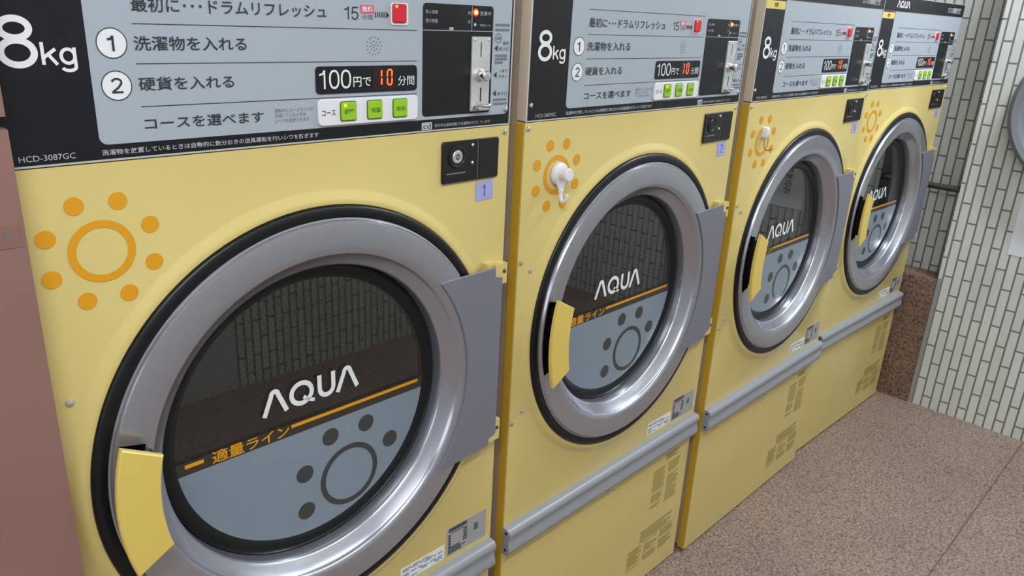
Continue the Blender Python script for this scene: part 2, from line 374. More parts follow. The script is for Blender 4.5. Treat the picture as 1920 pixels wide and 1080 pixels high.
# ------------------------------------------------------------------ the room
tag(MB().wbox(-2.6, 3.0, -1.7, 0.9, -0.05, 0.0).build('floor', 'floor', None, 0), kind='structure')
tag(MB().wbox(-2.6, 3.0, -1.7, 0.9, CEIL, CEIL + 0.05).build('ceiling', 'ceil', None, 0), kind='structure')
XW = 2.796; XR = 2.90
w = MB().wbox(XW, 3.0, -1.62, -0.104, 0, CEIL); w.wbox(XR, 3.0, -0.104, 0.85, 0, CEIL)
tag(w.build('wall_right', 'tile', None, 0), kind='structure')
tag(MB().wbox(0.95, XW, -1.62, -1.53, 0, CEIL).build('wall_front', 'tile', None, 0), kind='structure')
tag(MB().wbox(-2.5, 0.95, -1.62, -1.53, 0, CEIL).build('door_1', 'plain', None, 0), kind='structure')
tag(MB().wbox(-2.5, XR, 0.78, 0.85, 0, CEIL).build('wall_back', 'ceil', None, 0), kind='structure')
tag(MB().wbox(-2.56, -2.5, -1.53, 0.78, 0, CEIL).build('wall_left', 'plain', None, 0), kind='structure')
# granite plinth slab filling the recess beside the last dryer, with its pale mortar edge
tp = MB().wbox(2.790, XR - 0.0005, -0.1035, 0.60, 0.0, 0.492)
tag(tp.build('trim_1', 'granite', None, 0), kind='structure')
tag(MB().wbox(2.794, XW + 0.03, -0.118, -0.1045, 0.0, 0.500).build('trim_2', 'mortar', None, 0), kind='structure')

# pinkish brown pillar on the left: lower board, groove, upper board
pil = empty('pillar', (-0.2, 0.0, 0), 'pinkish brown boxed pillar at the left edge, next to the nearest dryer', 'pillar')
def rel(mb, name, m, par, smooth=30):           # build in world coordinates, then hang under the thing
    o = mb.build(name, m, par, smooth); o.matrix_parent_inverse = Matrix.Translation(par.location).inverted(); return o
lo = MB().wbox(-0.5, -0.0042, -0.021, -0.001, 0, ZO + 0.0396); lo.wbox(-0.5, -0.03, -0.001, 0.6, 0, ZO + 0.0396)
rel(lo, 'lower_board', 'pillar', pil)
up = MB().wbox(-0.5, -0.0042, -0.021, -0.001, ZO + 0.051, CEIL - 0.002); up.wbox(-0.5, -0.03, -0.001, 0.6, ZO + 0.051, CEIL - 0.002)
rel(up, 'upper_board', 'pillar', pil)
gv = MB().wbox(-0.5, -0.012, -0.013, -0.001, ZO + 0.0397, ZO + 0.0509); rel(gv, 'groove', 'groove', pil)
st = MB().wbox(-0.045, -0.0080, -0.0216, -0.0211, ZO - 0.067, ZO - 0.046)
sto = rel(st, 'size_sticker', 'stickerbrown', pil); tag(sto, 'brown tape strip printed XL')
vs, fs = text_data('XL', 0.0)
xs = [q[0] for q in vs]; ys = [q[1] for q in vs]; x1 = max(xs); y1 = max(ys)
xl = MB(); xl.add([P3(-0.0225 + 0.0078 * (q[1] / y1), -0.0218, -0.0495 - 0.0118 * (q[0] / x1)) for q in vs], fs)
xo = xl.build('lettering', 'ink2', sto, 0)

# things on the far wall
vent = empty('wall_vent', (XW, -0.44, ZO - 0.05), 'round dark grey vent mounted on the cream tiles at the right edge', 'vent')
def lathe_x(prof, n=64):                         # revolve about the x axis, local to the vent
    k = len(prof); vs = []; fs = []
    for i in range(n):
        a = 2 * PI * i / n
        for (r, x) in prof: vs.append((x, r * math.cos(a), r * math.sin(a)))
    for i in range(n):
        for j in range(k - 1): fs.append((i * k + j, i * k + j + 1, ((i + 1) % n) * k + j + 1, ((i + 1) % n) * k + j))
    b = MB(); b.add(vs, fs); return b
lathe_x([(0.248, 0.0), (0.250, -0.02), (0.245, -0.045), (0.232, -0.055), (0.215, -0.05), (0.205, -0.035), (0.19, -0.03)]).build('rim', 'ventgrey', vent)
lathe_x([(0.195, -0.022), (0.19, -0.028), (0.12, -0.038), (0.05, -0.042), (0.0, -0.042)]).build('cover', 'ventlight', vent)
po = MB(); po.wbox(XW - 0.0012, XW - 0.0002, -0.62, -0.292, ZO - 0.534, ZO - 0.315)
po = po.build('notice', 'paper', None, 0); tag(po, 'white paper notice taped low on the cream tiles, at the right edge', 'notice')
nt = MB()
def wall_text(mb, body, y0, y1, z0, z1, x):
    vs, fs = text_data(body, 0.02); xs = [q[0] for q in vs]; ys = [q[1] for q in vs]
    mb.add([(x, y0 + (q[0] - min(xs)) / (max(xs) - min(xs)) * (y1 - y0), z0 + (q[1] - min(ys)) / (max(ys) - min(ys)) * (z1 - z0)) for q in vs], fs)
for i, ch in enumerate('お知らせ'): wall_text(nt, ch, -0.415, -0.445, ZO - 0.392 - i * 0.028, ZO - 0.368 - i * 0.028, XW - 0.0016)
nt.build('lettering', 'ink', po, 0)
pp = MB(); pp.tube([(XW + 0.02, 0.62, -0.352), (XW + 0.02, -0.103, -0.352)], 0.011, 14)
tag(pp.build('pipe', 'pipe'), 'dark brown pipe running across the shaded tiles above the granite slab', 'pipe')

# ------------------------------------------------------------------ one coin dryer
CU, CV = 0.317, -0.377
U0, U1 = -0.0168, 0.650
dry = empty('coin_dryer', (0, 0, 0), '', 'dryer', 'coin dryers in a row')

# casing
b = MB(); b.box(U0 + 0.003, U1 - 0.003, 0.30, 0.70, -1.160, 0.235)
b.box(U0 + 0.003, U0 + 0.012, 0.020, 0.30, -1.160, 0.235); b.box(U1 - 0.012, U1 - 0.003, 0.020, 0.30, -1.160, 0.235)
b.box(U0 + 0.012, U1 - 0.012, 0.020, 0.30, -1.160, -0.70); b.box(U0 + 0.012, U1 - 0.012, 0.020, 0.30, -0.03, 0.235)
b.build('casing', 'body', dry, 0)
for fu in (0.04, 0.59):
    for fd in (0.08, 0.62):
        f = MB(); o8 = [(fu + 0.02 * math.cos(2 * PI * i / 16), fd + 0.02 * math.sin(2 * PI * i / 16)) for i in range(16)]
        f.add([(x, y, 0.0) for x, y in o8] + [(x, y, 0.0125) for x, y in o8], [tuple(range(16))[::-1], tuple(range(16, 32))] + [(i, (i + 1) % 16, 16 + (i + 1) % 16, 16 + i) for i in range(16)])
        f.build('foot', 'foot', dry)

# yellow front with the porthole, its raised lip and folded side returns
F = 0.001
def front_panel():
    mb = MB(); n = 160; v0, v1 = -0.774, -0.0015
    corners = sorted(math.atan2(y - CV, x - CU) % (2 * PI) for x in (U0, U1) for y in (v0, v1))
    ang = sorted([2 * PI * i / n for i in range(n)] + corners)
    prof = [(0.2800, 0.030), (0.2800, -0.0015), (0.297, -0.003), (0.2995, -0.0058), (0.303, -0.0062), (0.307, -0.0052), (0.3145, -0.0005), (0.3185, F)]
    k = len(prof) + 2; vs = []
    for a in ang:
        c, s_ = math.cos(a), math.sin(a)
        for r, d in prof: vs.append(P3(CU + r * c, d, CV + r * s_))
        tx = ((U1 - CU) / c if c > 1e-9 else (U0 - CU) / c if c < -1e-9 else 1e9); tz = ((v1 - CV) / s_ if s_ > 1e-9 else (v0 - CV) / s_ if s_ < -1e-9 else 1e9)
        q = min(tx, tz); vs.append(P3(CU + q * c, F, CV + q * s_)); vs.append(P3(CU + q * c, 0.020, CV + q * s_))
    fs = []; m_ = len(ang)
    for i in range(m_):
        j = (i + 1) % m_
        for p in range(k - 1): fs.append((i * k + p, i * k + p + 1, j * k + p + 1, j * k + p))
    mb.add(vs, fs); return mb
fp = front_panel().build('front_panel', 'yellow', dry, 30, True)
ap = MB(); ap.rrect(U0, U1, -1.165, -0.776, 0.0015, F, 0.020, 0.0008, 2); ap = ap.build('access_panel', 'yellow', dry)
# edge returns, gap shade painted in as orange-yellow (the folded flange seen in the gaps)
b = MB(); b.box(U0 - 0.0004, U0 + 0.002, 0.0035, 0.0215, -1.164, -0.003); b.build('side_flange', 'yellow_shade', dry, 0)

# sun print
def sun(mb, cu, cv, R, r0, r1, ro, rd, d, ks=range(8)):
    mb.ring(cu, cv, r0, r1, d)
    for k in ks:
        a = math.radians(22.5 + 45 * k); mb.disc(cu + ro * math.cos(a), cv + ro * math.sin(a), rd, d, d + 0.0003, 28)
    return mb
sun(MB(), 0.0657, -0.0907, 0, 0.0248, 0.0325, 0.0537, 0.0091, 0.0004).build('sun_emblem', 'orange', fp, 0)

def screw(u, v, d, r, parent, m='chrome', name='screw', h=0.0028):
    s = MB(); s.lathe([(r * 1.02, d + 0.0008), (r, d - h * 0.25), (r * 0.85, d - h * 0.65), (r * 0.5, d - h * 0.93), (0.0, d - h)], u, v, 20)
    o = s.build(name, m, parent); return o
for (u, v) in ((-0.0100, -0.0106), (-0.0100, -0.2285), (-0.0105, -0.5285), (0.6405, -0.0106)): screw(u, v, F, 0.0043, fp)
for (u, v) in ((0.0142, -0.2465), (0.0142, -0.5112)): screw(u, v, F, 0.0042, fp, 'cap', 'plug')
screw(0.3146, -0.8205, F, 0.0052, ap, 'chrome', 'screw', 0.004)

# lock box
lb = MB(); lb.rrect(0.5170, 0.6270, -0.0762, -0.0165, 0.0035, -0.0028, 0.0008, 0.0012)
lb = lb.build('lock_box', 'lock_black', dry)
q = MB(); q.lathe([(0.0165, -0.0029), (0.0160, -0.0046), (0.0135, -0.0050), (0.0125, -0.0040), (0.0095, -0.0040)], 0.5433, -0.0385, 40); q.build('lock_ring', 'matte_black', lb)
q = MB(); q.disc(0.5433, -0.0385, 0.0093, -0.0050, -0.003, 32, 0.0008); kd = q.build('key_lock', 'steel', lb); tag(kd, 'pale metal key lock')
q = MB(); q.ring(0.5433, -0.0385, 0.0030, 0.0044, -0.0052, 24); q.ribbon([(0.5415, -0.0405), (0.5450, -0.0362)], 0.0014, -0.0053);
q = MB(); q.ring(0.5433, -0.0385, 0.0030, 0.0042, -0.0052, 24); q.ribbon([(0.5418, -0.0412), (0.5448, -0.0358)], 0.0014, -0.0053); q.build('keyhole', 'matte_black', lb, 0)
for v in (-0.0240, -0.0497): screw(0.5722, v, -0.0028, 0.0028, lb)
q = MB(); q.ribbon([(0.5838, -0.0195), (0.5845, -0.0735)], 0.0010, -0.0030); q.box(0.524, 0.560, -0.0036, -0.0026, -0.0628, -0.0612); q.build('seam', 'ink2', lb, 0)
q = MB(); q.rrect(0.5865, 0.6240, -0.0735, -0.0195, 0.002, -0.0034, -0.0024); q.build('recess_patch', 'matte_black', lb)  # matte black plate stands for the dark open recess

# bumper rail, extruded profile
prof = [(0.0012, -0.7440), (-0.0080, -0.7440), (-0.0130, -0.7455), (-0.0165, -0.7490), (-0.0180, -0.7540), (-0.0175, -0.7590), (-0.0150, -0.7650), (-0.0142, -0.7710), (-0.0155, -0.7790),
        (-0.0175, -0.7870), (-0.0175, -0.7930), (-0.0150, -0.7980), (-0.0100, -0.8005), (0.0012, -0.8010)]
rb = MB(); k = len(prof); ends = (-0.0190, 0.6480)
rb.add([P3(e, d, v) for e in ends for d, v in prof], [(j, k + j, k + (j + 1) % k, (j + 1) % k) for j in range(k)] + [tuple(range(k)), tuple(range(k, 2 * k))[::-1]])
rail = rb.build('bumper_rail', 'rail', dry, 40, True)
q = MB()
for v in (-0.7530, -0.7900):
    pts = [(-0.0075 + 0.0032 * math.cos(2 * PI * i / 12), v + 0.0032 * math.sin(2 * PI * i / 12)) for i in range(12)]
    q = MB(); q.add([P3(-0.0193, d, z) for d, z in pts], [tuple(range(12))]); q.build('end_hole', 'matte_black', rail, 0)


# stickers above the rail
sa = MB(); sa.prism([(0.5449, -0.7320), (0.6366, -0.7330), (0.6366, -0.6765), (0.5449, -0.6755)], 0.0004, 0.0009); sa = sa.build('rating_label', 'label', fp, 0)
q = MB(); rnd = random.Random(3)
for i in range(3): q.box(0.548, 0.590, 0.0001, 0.0003, -0.6790 - i * 0.0026, -0.6772 - i * 0.0026)
for i in range(5): q.box(0.5475, 0.553, 0.0001, 0.0003, -0.6930 - i * 0.0055, -0.6895 - i * 0.0055); q.box(0.584 - rnd.random() * 0.004, 0.591, 0.0001, 0.0003, -0.6930 - i * 0.0055, -0.6900 - i * 0.0055)
q.box(0.5545, 0.583, 0.0001, 0.0003, -0.6885, -0.6870)
for i in range(5): q.box(0.5475 + 0.0, 0.5475 + 0.026 + rnd.random() * 0.016, 0.0001, 0.0003, -0.7172 - i * 0.0029, -0.7155 - i * 0.0029)
for i in range(4): q.box(0.607, 0.617, 0.0001, 0.0003, -0.6965 - i * 0.0035, -0.6945 - i * 0.0035)
q.build('fine_print', 'ink', sa, 0)
sb = MB(); sb.prism([(0.4455, -0.7325), (0.5385, -0.7325), (0.5385, -0.7035), (0.4455, -0.7035)], 0.0004, 0.0009); sb = sb.build('notice_label', 'paper', fp, 0)
q = MB()
for i in range(7):
    u = 0.449
    while u < 0.533:
        wd = 0.004 + rnd.random() * 0.014
        if rnd.random() < 0.72: q.box(u, min(u + wd, 0.535), 0.0001, 0.0003, -0.7082 - i * 0.0034, -0.7064 - i * 0.0034)
        u += wd + 0.004
q.build('fine_print', 'ink2', sb, 0)
# blurred instruction columns on the access panel
q = MB()
def para(u0, u1, v0, v1, rows, cols, gap=0.3):
    q.seg(); cw = (u1 - u0) / cols
    for c in range(cols):
        for i in range(rows):
            vv = v1 - (v1 - v0) * i / rows; u = u0 + c * cw + (0.004 if i % 3 else 0.0)
            end = u0 + (c + 1) * cw - 0.006 - (rnd.random() * cw * 0.45 if i % 3 == 2 else rnd.random() * cw * 0.12)
            if rnd.random() < 0.10: continue
            while u < end:
                wd = 0.003 + rnd.random() * 0.011; q.box(u, min(u + wd, end), 0.0003, 0.0006, vv - 0.0024, vv); u += wd + 0.0016
para(0.545, 0.610, -0.845, -0.824, 5, 1); para(0.497, 0.622, -0.966, -0.852, 22, 2)
para(0.47, 0.622, -1.045, -1.010, 7, 1); para(0.424, 0.628, -1.108, -1.048, 12, 3)
q.build_each('fine_print', 'olive', ap)

# ---------------------------------------------------------------- console
cb = MB(); cb.rrect(U0, U1, 0.0, 0.2490, 0.003, 0.0012, 0.0200, 0.0008, 3); con = cb.build('control_panel', 'beige', dry)
q = MB(); q.box(U0, U1, 0.0006, 0.0012, 0.2478, 0.2490); q.box(U0, U0 + 0.0030, 0.0006, 0.0012, 0.001, 0.2478); q.box(U1 - 0.0022, U1, 0.0006, 0.0012, 0.001, 0.2478); q.box(U0, U1, 0.0006, 0.0012, -0.0002, 0.0016)
q.build('edge_trim', 'rim', con, 0)
q = MB(); q.box(U0 + 0.0032, U1 - 0.0024, 0.0009, 0.0013, 0.0018, 0.2100); q.build('black_face', 'black', con, 0)
q = MB(); q.box(U0 + 0.0032, U1 - 0.0024, 0.0009, 0.0013, 0.2108, 0.2476); hd = q.build('header_strip', 'black', con, 0)
ip = MB()
r_ = 0.008; pts = [(0.6445, 0.2095), (0.0766, 0.2095)]
pts += [(0.0766 + r_ - r_ * math.cos(PI / 2 * i / 6), 0.0160 + r_ - r_ * math.sin(PI / 2 * i / 6)) for i in range(7)]
pts += [(0.6445 - r_ + r_ * math.sin(PI / 2 * i / 6), 0.0160 + r_ - r_ * math.cos(PI / 2 * i / 6)) for i in range(7)]
ip.prism(pts, 0.0006, 0.0010); ip.build('instruction_face', 'grey', con, 0)
q = MB(); q.rrect(-0.0125, 0.0735, 0.1905, 0.2070, 0.002, 0.0004, 0.0010); q.build('yellow_tag', 'yellow_plastic', con, 0)
ink = MB()
put_text(ink, '衣類', 0.0225, 0.1945, 0.0405, 0.2035, 0.0, 0.02)
for v in (0.1680, 0.1302, 0.0926, 0.0511): ink.seg() or ink.box(0.1196, 0.4724, 0.0001, 0.0005, v - 0.00035, v + 0.00035)
put_text(ink, '最初に･･･ドラムリフレッシュ', 0.1202, 0.1411, 0.3380, 0.1556, 0, 0.010)
put_text(ink, '洗濯物を入れる', 0.1190, 0.1050, 0.2370, 0.1188, 0, 0.010)
put_text(ink, '硬貨を入れる', 0.1195, 0.0665, 0.2196, 0.0797, 0, 0.010)
put_text(ink, 'コースを選べます', 0.1210, 0.0277, 0.2520, 0.0396, 0, 0.010)
glyph(ink, '1', 0.3628, 0.1406, 0.3690, 0.1552, 0, 0.10); glyph(ink, '5', 0.3722, 0.1406, 0.3824, 0.1552, 0, 0.10, False)
ink.seg()
for i in range(5): ink.box(0.4070 + i * 0.0032, 0.4082 + i * 0.0032, 0.0001, 0.0005, 0.1440, 0.1503)
ink.add([P3(0.4232, 0, 0.1430), P3(0.4280, 0, 0.1471), P3(0.4232, 0, 0.1512)], [(0, 1, 2)])
ink.seg()
for rr, nn, ph in ((0.0020, 3, 0.4), (0.0056, 8, 0.1), (0.0104, 14, 0.0)):
    for i in range(nn):
        a = 2 * PI * i / nn + ph; ink.disc(0.4046 + rr * math.cos(a), 0.1109 + rr * math.sin(a), 0.00062, 0.0, 0.0004, 8)
for cv, dg in ((0.1119, '1'), (0.0722, '2')):
    ink.seg(); ink.ring(0.0988, cv, 0.0134, 0.0143, 0.0)
glyph(ink, '1', 0.0948, 0.1044, 0.1009, 0.1188, -0.0002, 0.155); glyph(ink, '2', 0.0936, 0.0650, 0.1042, 0.0797, -0.0002, 0.13)
put_text(ink, 'コース', 0.3260, 0.0302, 0.3450, 0.0367, -0.0026, 0.015)
put_text(ink, '投入口', 0.6210, 0.1055, 0.6412, 0.1105, 0, 0); put_text(ink, '硬貨', 0.6289, 0.1130, 0.6405, 0.1180, 0, 0)
put_text(ink, 'つまり', 0.6230, 0.0752, 0.6398, 0.0795, 0, 0); put_text(ink, 'ボタン', 0.6230, 0.0675, 0.6398, 0.0720, 0, 0)
put_text(ink, '戻り口', 0.6211, 0.0430, 0.6407, 0.0482, 0, 0); put_text(ink, '100', 0.6150, 0.1200, 0.6236, 0.1245, 0, 0)
ink.seg(); ink.ring(0.6193, 0.1222, 0.0058, 0.0064, 0.0, 28)
for v in (0.1087, 0.0721, 0.0463): ink.seg() or ink.add([P3(0.6125, 0, v), P3(0.6184, 0, v - 0.0042), P3(0.6184, 0, v + 0.0042)], [(0, 1, 2)])
ink.build_each('lettering', 'ink', con)
q = MB()
put_text(q, '運転中にコースランプが', 0.2657, 0.0372, 0.3164, 0.0416, 0); put_text(q, '点滅しているときは', 0.2657, 0.0317, 0.3060, 0.0361, 0); put_text(q, 'コースを変更できます', 0.2657, 0.0258, 0.3106, 0.0302, 0)
put_text(q, '秒間', 0.3885, 0.1410, 0.4034, 0.1470, 0)
for u0, u1, v in ((0.6128, 0.641, 0.1400), (0.6128, 0.640, 0.1335), (0.6145, 0.6385, 0.0985), (0.6145, 0.639, 0.0938), (0.6145, 0.630, 0.0890), (0.6142, 0.640, 0.0370), (0.6142, 0.6415, 0.0312)):
    u = u0; q.seg()
    while u < u1: q.box(u, min(u1, u + 0.0032), 0.0001, 0.0004, v - 0.0017, v + 0.0017); u += 0.0042
q.build_each('small_lettering', 'ink2', con)
wt = MB()
glyph(wt, '8', 0.0022, 0.0896, 0.0345, 0.1352, 0.0004, 0.128); glyph(wt, 'k', 0.0367, 0.0925, 0.0508, 0.1124, 0.0004, 0.15); glyph(wt, 'g', 0.0518, 0.0856, 0.0664, 0.1078, 0.0004, 0.135)
for cv in (0.1119, 0.0722): wt.seg() or wt.disc(0.0988, cv, 0.0136, 0.0002, 0.0006, 40)
wt.build_each('white_lettering', 'white', con)
q = MB()
put_text(q, 'HCD-3087GC', 0.0052, 0.0055, 0.0534, 0.0110, 0.0004); put_text(q, '洗濯物を放置しているときは自動的に数分おきの送風運転を行いシワを防ぎます', 0.0773, 0.0056, 0.3223, 0.0112, 0.0004, 0.01)
put_text(q, '表示中は送風運転で洗濯物を冷ましています', 0.5036, 0.0048, 0.6091, 0.0094, 0.0004)
q.seg(); q.rrect(0.4812, 0.4990, 0.0025, 0.0124, 0.001, 0.0002, 0.0006); q.build_each('pale_lettering', 'dimwhite', con)
q = MB(); put_text(q, 'cd', 0.4838, 0.0040, 0.4966, 0.0110, 0.0, 0.0); q.build('cd_mark', 'ink', con, 0)
q = MB(); logo(q, 0.0770, 0.2208, 0.1728, 0.2392, 0.0004); q.build('brand_mark', 'white', con, 0)
q = MB(); put_text(q, 'ガス衣類乾燥機', 0.4935, 0.2196, 0.6165, 0.2372, 0.0004, 0.015); q.build('header_lettering', 'dimwhite', con, 0)
q = MB(); q.rrect(0.3857, 0.4053, 0.1485, 0.1577, 0.0008, 0.0, 0.0004); q.build('pink_tag', 'pink', con, 0)
q = MB(); put_text(q, '無料', 0.3878, 0.1497, 0.4032, 0.1566, -0.0002, 0.01); q.build('pink_tag_lettering', 'white', con, 0)
# start button
q = MB(); q.rrect(0.4302, 0.4574, 0.1353, 0.1620, 0.0035, -0.0012, 0.0004, 0.0008); q.build('button_frame', 'white_plastic', con)
q = MB(); q.rrect(0.4315, 0.4529, 0.1386, 0.1612, 0.0030, -0.0044, -0.0010, 0.0016); sbn = q.build('start_button', 'red', con); tag(sbn, 'red start button')
q = MB(); q.disc(0.4362, 0.1578, 0.0019, -0.0047, -0.0042, 20); q.build('button_lamp', 'softlamp', con, 0)
# price and time display
q = MB(); q.rrect(0.3205, 0.4720, 0.0556, 0.0874, 0.0050, -0.0004, 0.0004); q.build('display', 'black', con, 0)
q = MB(); q.rrect(0.4015, 0.4388, 0.0582, 0.0850, 0.0012, -0.0007, 0.0); q.build('display_window', 'ledwin', con, 0)
q = MB(); glyph(q, '1', 0.3252, 0.0615, 0.3335, 0.0830, -0.0006, 0.105); glyph(q, '0', 0.3385, 0.0612, 0.3530, 0.0834, -0.0006, 0.11, False); glyph(q, '0', 0.3550, 0.0612, 0.3696, 0.0834, -0.0006, 0.11, False); put_text(q, '円で', 0.3728, 0.0627, 0.3988, 0.0745, -0.0006, 0.01); put_text(q, '分間', 0.4408, 0.0625, 0.4673, 0.0745, -0.0006, 0.0); q.build_each('display_lettering', 'white', con)
q = MB(); D = -0.0009
for v0_, v1_ in ((0.0645, 0.0722), (0.0742, 0.0819)): q.ribbon([(0.4148, v0_), (0.4151, v1_)], 0.0022, D)
for u_ in (0.4238, 0.4308):
    for v0_, v1_ in ((0.0650, 0.0724), (0.0740, 0.0814)): q.ribbon([(u_, v0_), (u_ + 0.0004, v1_)], 0.0021, D)
q.ribbon([(0.4246, 0.0642), (0.4303, 0.0642)], 0.0021, D); q.ribbon([(0.4250, 0.0822), (0.4307, 0.0822)], 0.0021, D)
q.build('led_digits', 'led', con, 0)
# course selector
q = MB(); q.rrect(0.3218, 0.4727, 0.0180, 0.0496, 0.0060, -0.0024, 0.0004, 0.0010); q.build('course_plate', 'white_plastic', con)
q = MB()
for u in (0.3632, 0.4025, 0.4423): q.rrect(u - 0.0118, u + 0.0118, 0.0224, 0.0464, 0.0028, -0.0030, -0.0022)
q.build('button_surround', 'green_ink', con, 0)
for u, tx in ((0.3632, '標準'), (0.4025, '低温'), (0.4423, '毛布')):
    q = MB(); q.rrect(u - 0.0108, u + 0.0108, 0.0234, 0.0454, 0.0022, -0.0050, -0.0028, 0.0009); o = q.build('course_button', 'green', con)
    q = MB(); put_text(q, tx, u - 0.0072, 0.0310, u + 0.0072, 0.0372, -0.0052, 0.02); q.build('button_lettering', 'green_ink', con, 0)
q = MB(); q.disc(0.3575, 0.0418, 0.0024, -0.0053, -0.0048, 20); q.build('button_lamp', 'softlamp', con, 0)
# coin mechanism
q = MB(); q.rrect(0.4818, 0.6074, 0.0204, 0.1640, 0.0055, -0.0002, 0.0006); q.build('coin_panel', 'black', con, 0)
q = MB(); q.box(0.4820, 0.6072, -0.0005, 0, 0.1305, 0.1313); q.seg(); q.box(0.5665, 0.5672, -0.0005, 0, 0.1313, 0.1628)
put_text(q, '投入金額', 0.4856, 0.1514, 0.5058, 0.1560, -0.0004); put_text(q, '残り時間', 0.4856, 0.1400, 0.5058, 0.1450, -0.0004)
put_text(q, '円', 0.5598, 0.1515, 0.5648, 0.1560, -0.0004); put_text(q, '分', 0.5595, 0.1405, 0.5645, 0.1450, -0.0004)
put_text(q, '営業中', 0.5818, 0.1516, 0.6025, 0.1570, -0.0004); put_text(q, '予熱モード', 0.5813, 0.1370, 0.6022, 0.1405, -0.0004)
q.seg(); q.disc(0.5730, 0.1394, 0.0022, -0.0005, 0, 16); q.seg(); q.box(0.5265, 0.5335, -0.0005, 0, 0.1318, 0.1352); q.build_each('coin_panel_lettering', 'dimwhite', con)
q = MB(); q.disc(0.5733, 0.1552, 0.0052, -0.0008, 0, 24); q.build('lamp_lens', 'lampglow', con, 0)
q = MB(); q.lathe([(0.0032, -0.0006), (0.0028, -0.0022), (0.0015, -0.0030), (0, -0.0032)], 0.5733, 0.1552, 20); q.build('indicator_lamp', 'lamp', con)
q = MB(); q.rrect(0.5670, 0.6018, 0.0233, 0.1240, 0.0012, -0.0030, 0.0, 0.0006); q.build('coin_plate', 'steel', con)
q = MB(); q.box(0.5826, 0.5838, -0.0034, -0.0028, 0.0970, 0.1172); q.box(0.5838, 0.5858, -0.0034, -0.0028, 0.0365, 0.0556); q.build('coin_slot', 'matte_black', con, 0)
for u, v in ((0.5712, 0.1200), (0.5976, 0.1200), (0.5716, 0.0270), (0.5976, 0.0270)): screw(u, v, -0.0030, 0.0023, con, 'steel', 'screw', 0.0012)
q = MB(); q.lathe([(0.0088, -0.003), (0.0088, -0.0055), (0.0066, -0.0065), (0.0066, -0.0150), (0.0076, -0.0160), (0.0076, -0.0185), (0.0060, -0.0200), (0, -0.0205)], 0.5815, 0.0728, 32); q.build('reject_button', 'chrome', con)
q = MB()
q.tube([(0.5715, -0.0035, 0.0262), (0.5718, -0.0075, 0.0305), (0.5752, -0.0120, 0.0325), (0.5800, -0.0138, 0.0318), (0.5850, -0.0140, 0.0310), (0.5900, -0.0138, 0.0318), (0.5950, -0.0120, 0.0325), (0.5985, -0.0075, 0.0305), (0.5988, -0.0035, 0.0262)], 0.0024, 10)
q.box(0.5735, 0.5965, -0.0125, -0.003, 0.0255, 0.0275); q.build('coin_return_cup', 'chrome', con)
screw(0.6398, 0.0226, 0.0006, 0.0043, con); screw(-0.0069, 0.0250, 0.0009, 0.0040, con)

# ---------------------------------------------------------------- door
PROF = [(0.2145, 0.0330), (0.2149, 0.0150), (0.2152, 0.0118), (0.2160, 0.0094), (0.2174, 0.0076), (0.2200, 0.0054), (0.2322, -0.0050), (0.2332, -0.0068), (0.2341, -0.0090), (0.2355, -0.0110), (0.2380, -0.0128), (0.2420, -0.0140)]
OUT = [(0.2762, -0.0152), (0.2782, -0.0148), (0.2798, -0.0125), (0.2806, -0.0105), (0.2826, -0.0100), (0.2828, -0.0040)]
PA = 14.8
def frame_mesh():
    mb = MB()
    mb.lathe(PROF + [(0.2470, -0.0145)] + OUT, CU, CV, 120, 180 + PA, 540 - PA)
    mb.lathe(PROF + [(0.2470, -0.0145)], CU, CV, 12, 180 - PA, 180 + PA); mb.lathe(OUT, CU, CV, 12, 180 - PA, 180 + PA)
    return mb
door = frame_mesh().build('door', 'silver', dry, 40, True)
pk = MB()
pk.lathe([(0.2470, -0.0145), (0.2475, 0.008), (0.2758, 0.008), (0.2762, -0.0152)], CU, CV, 12, 180 - PA, 180 + PA)
for a in (180 - PA, 180 + PA):
    ar = math.radians(a); c, s_ = math.cos(ar), math.sin(ar)
    pk.add([P3(CU + r * c, d, CV + r * s_) for r, d in ((0.2470, -0.0145), (0.2475, 0.008), (0.2758, 0.008), (0.2762, -0.0152))], [(0, 1, 2, 3)])
pk.build('handle_recess', 'matte_black', door)
gk = MB(); gk.lathe([(0.2975, 0.0), (0.2988, -0.0045), (0.2978, -0.0080), (0.2950, -0.0100), (0.2880, -0.0108), (0.2838, -0.0095), (0.2828, -0.0065), (0.2820, 0.0)], CU, CV, 128); gk.build('gasket', 'rubber', door, 50)
rg = MB(); rg.lathe([(0.2147, 0.0340), (0.2143, 0.0300), (0.2120, 0.0272), (0.2060, 0.0262), (0.2000, 0.0275), (0.1955, 0.0300), (0.1920, 0.0325), (0.1920, 0.036)], CU, CV, 112); rg.build('window_seal', 'rubber', door, 50)
GD = 0.0315
q = MB(); q.disc(CU, CV, 0.1950, GD, GD + 0.004, 96); q.build('window_glass', 'glass', door, 0)
def seg(r, v0, v1, d, n=60):
    """slice of the round window between two heights"""
    mb = MB(); L = []
    vs = []; fs = []
    for i in range(n + 1):
        v = v0 + (v1 - v0) * (1 - math.cos(PI * i / n)) / 2; h = math.sqrt(max(0.0, r * r - (v - CV) ** 2)); vs += [P3(CU - h, d, v), P3(CU + h, d, v)]
    for i in range(n): fs.append((2 * i, 2 * i + 1, 2 * i + 3, 2 * i + 2))
    mb.add(vs, fs); return mb
seg(0.1938, CV - 0.1938, -0.4035, GD - 0.0004).build('window_film', 'film', door, 0)
seg(0.1938, -0.4035, -0.3850, GD - 0.0004, 8).build('film_band', 'band', door, 0)
q = MB(); sun(q, 0.3735, -0.5035, 0, 0.0418, 0.0500, 0.0805, 0.0135, GD - 0.0009, (1, 2, 0, 3, 4)); q.build('film_sun_print', 'filmdark', door, 0)
q = MB()
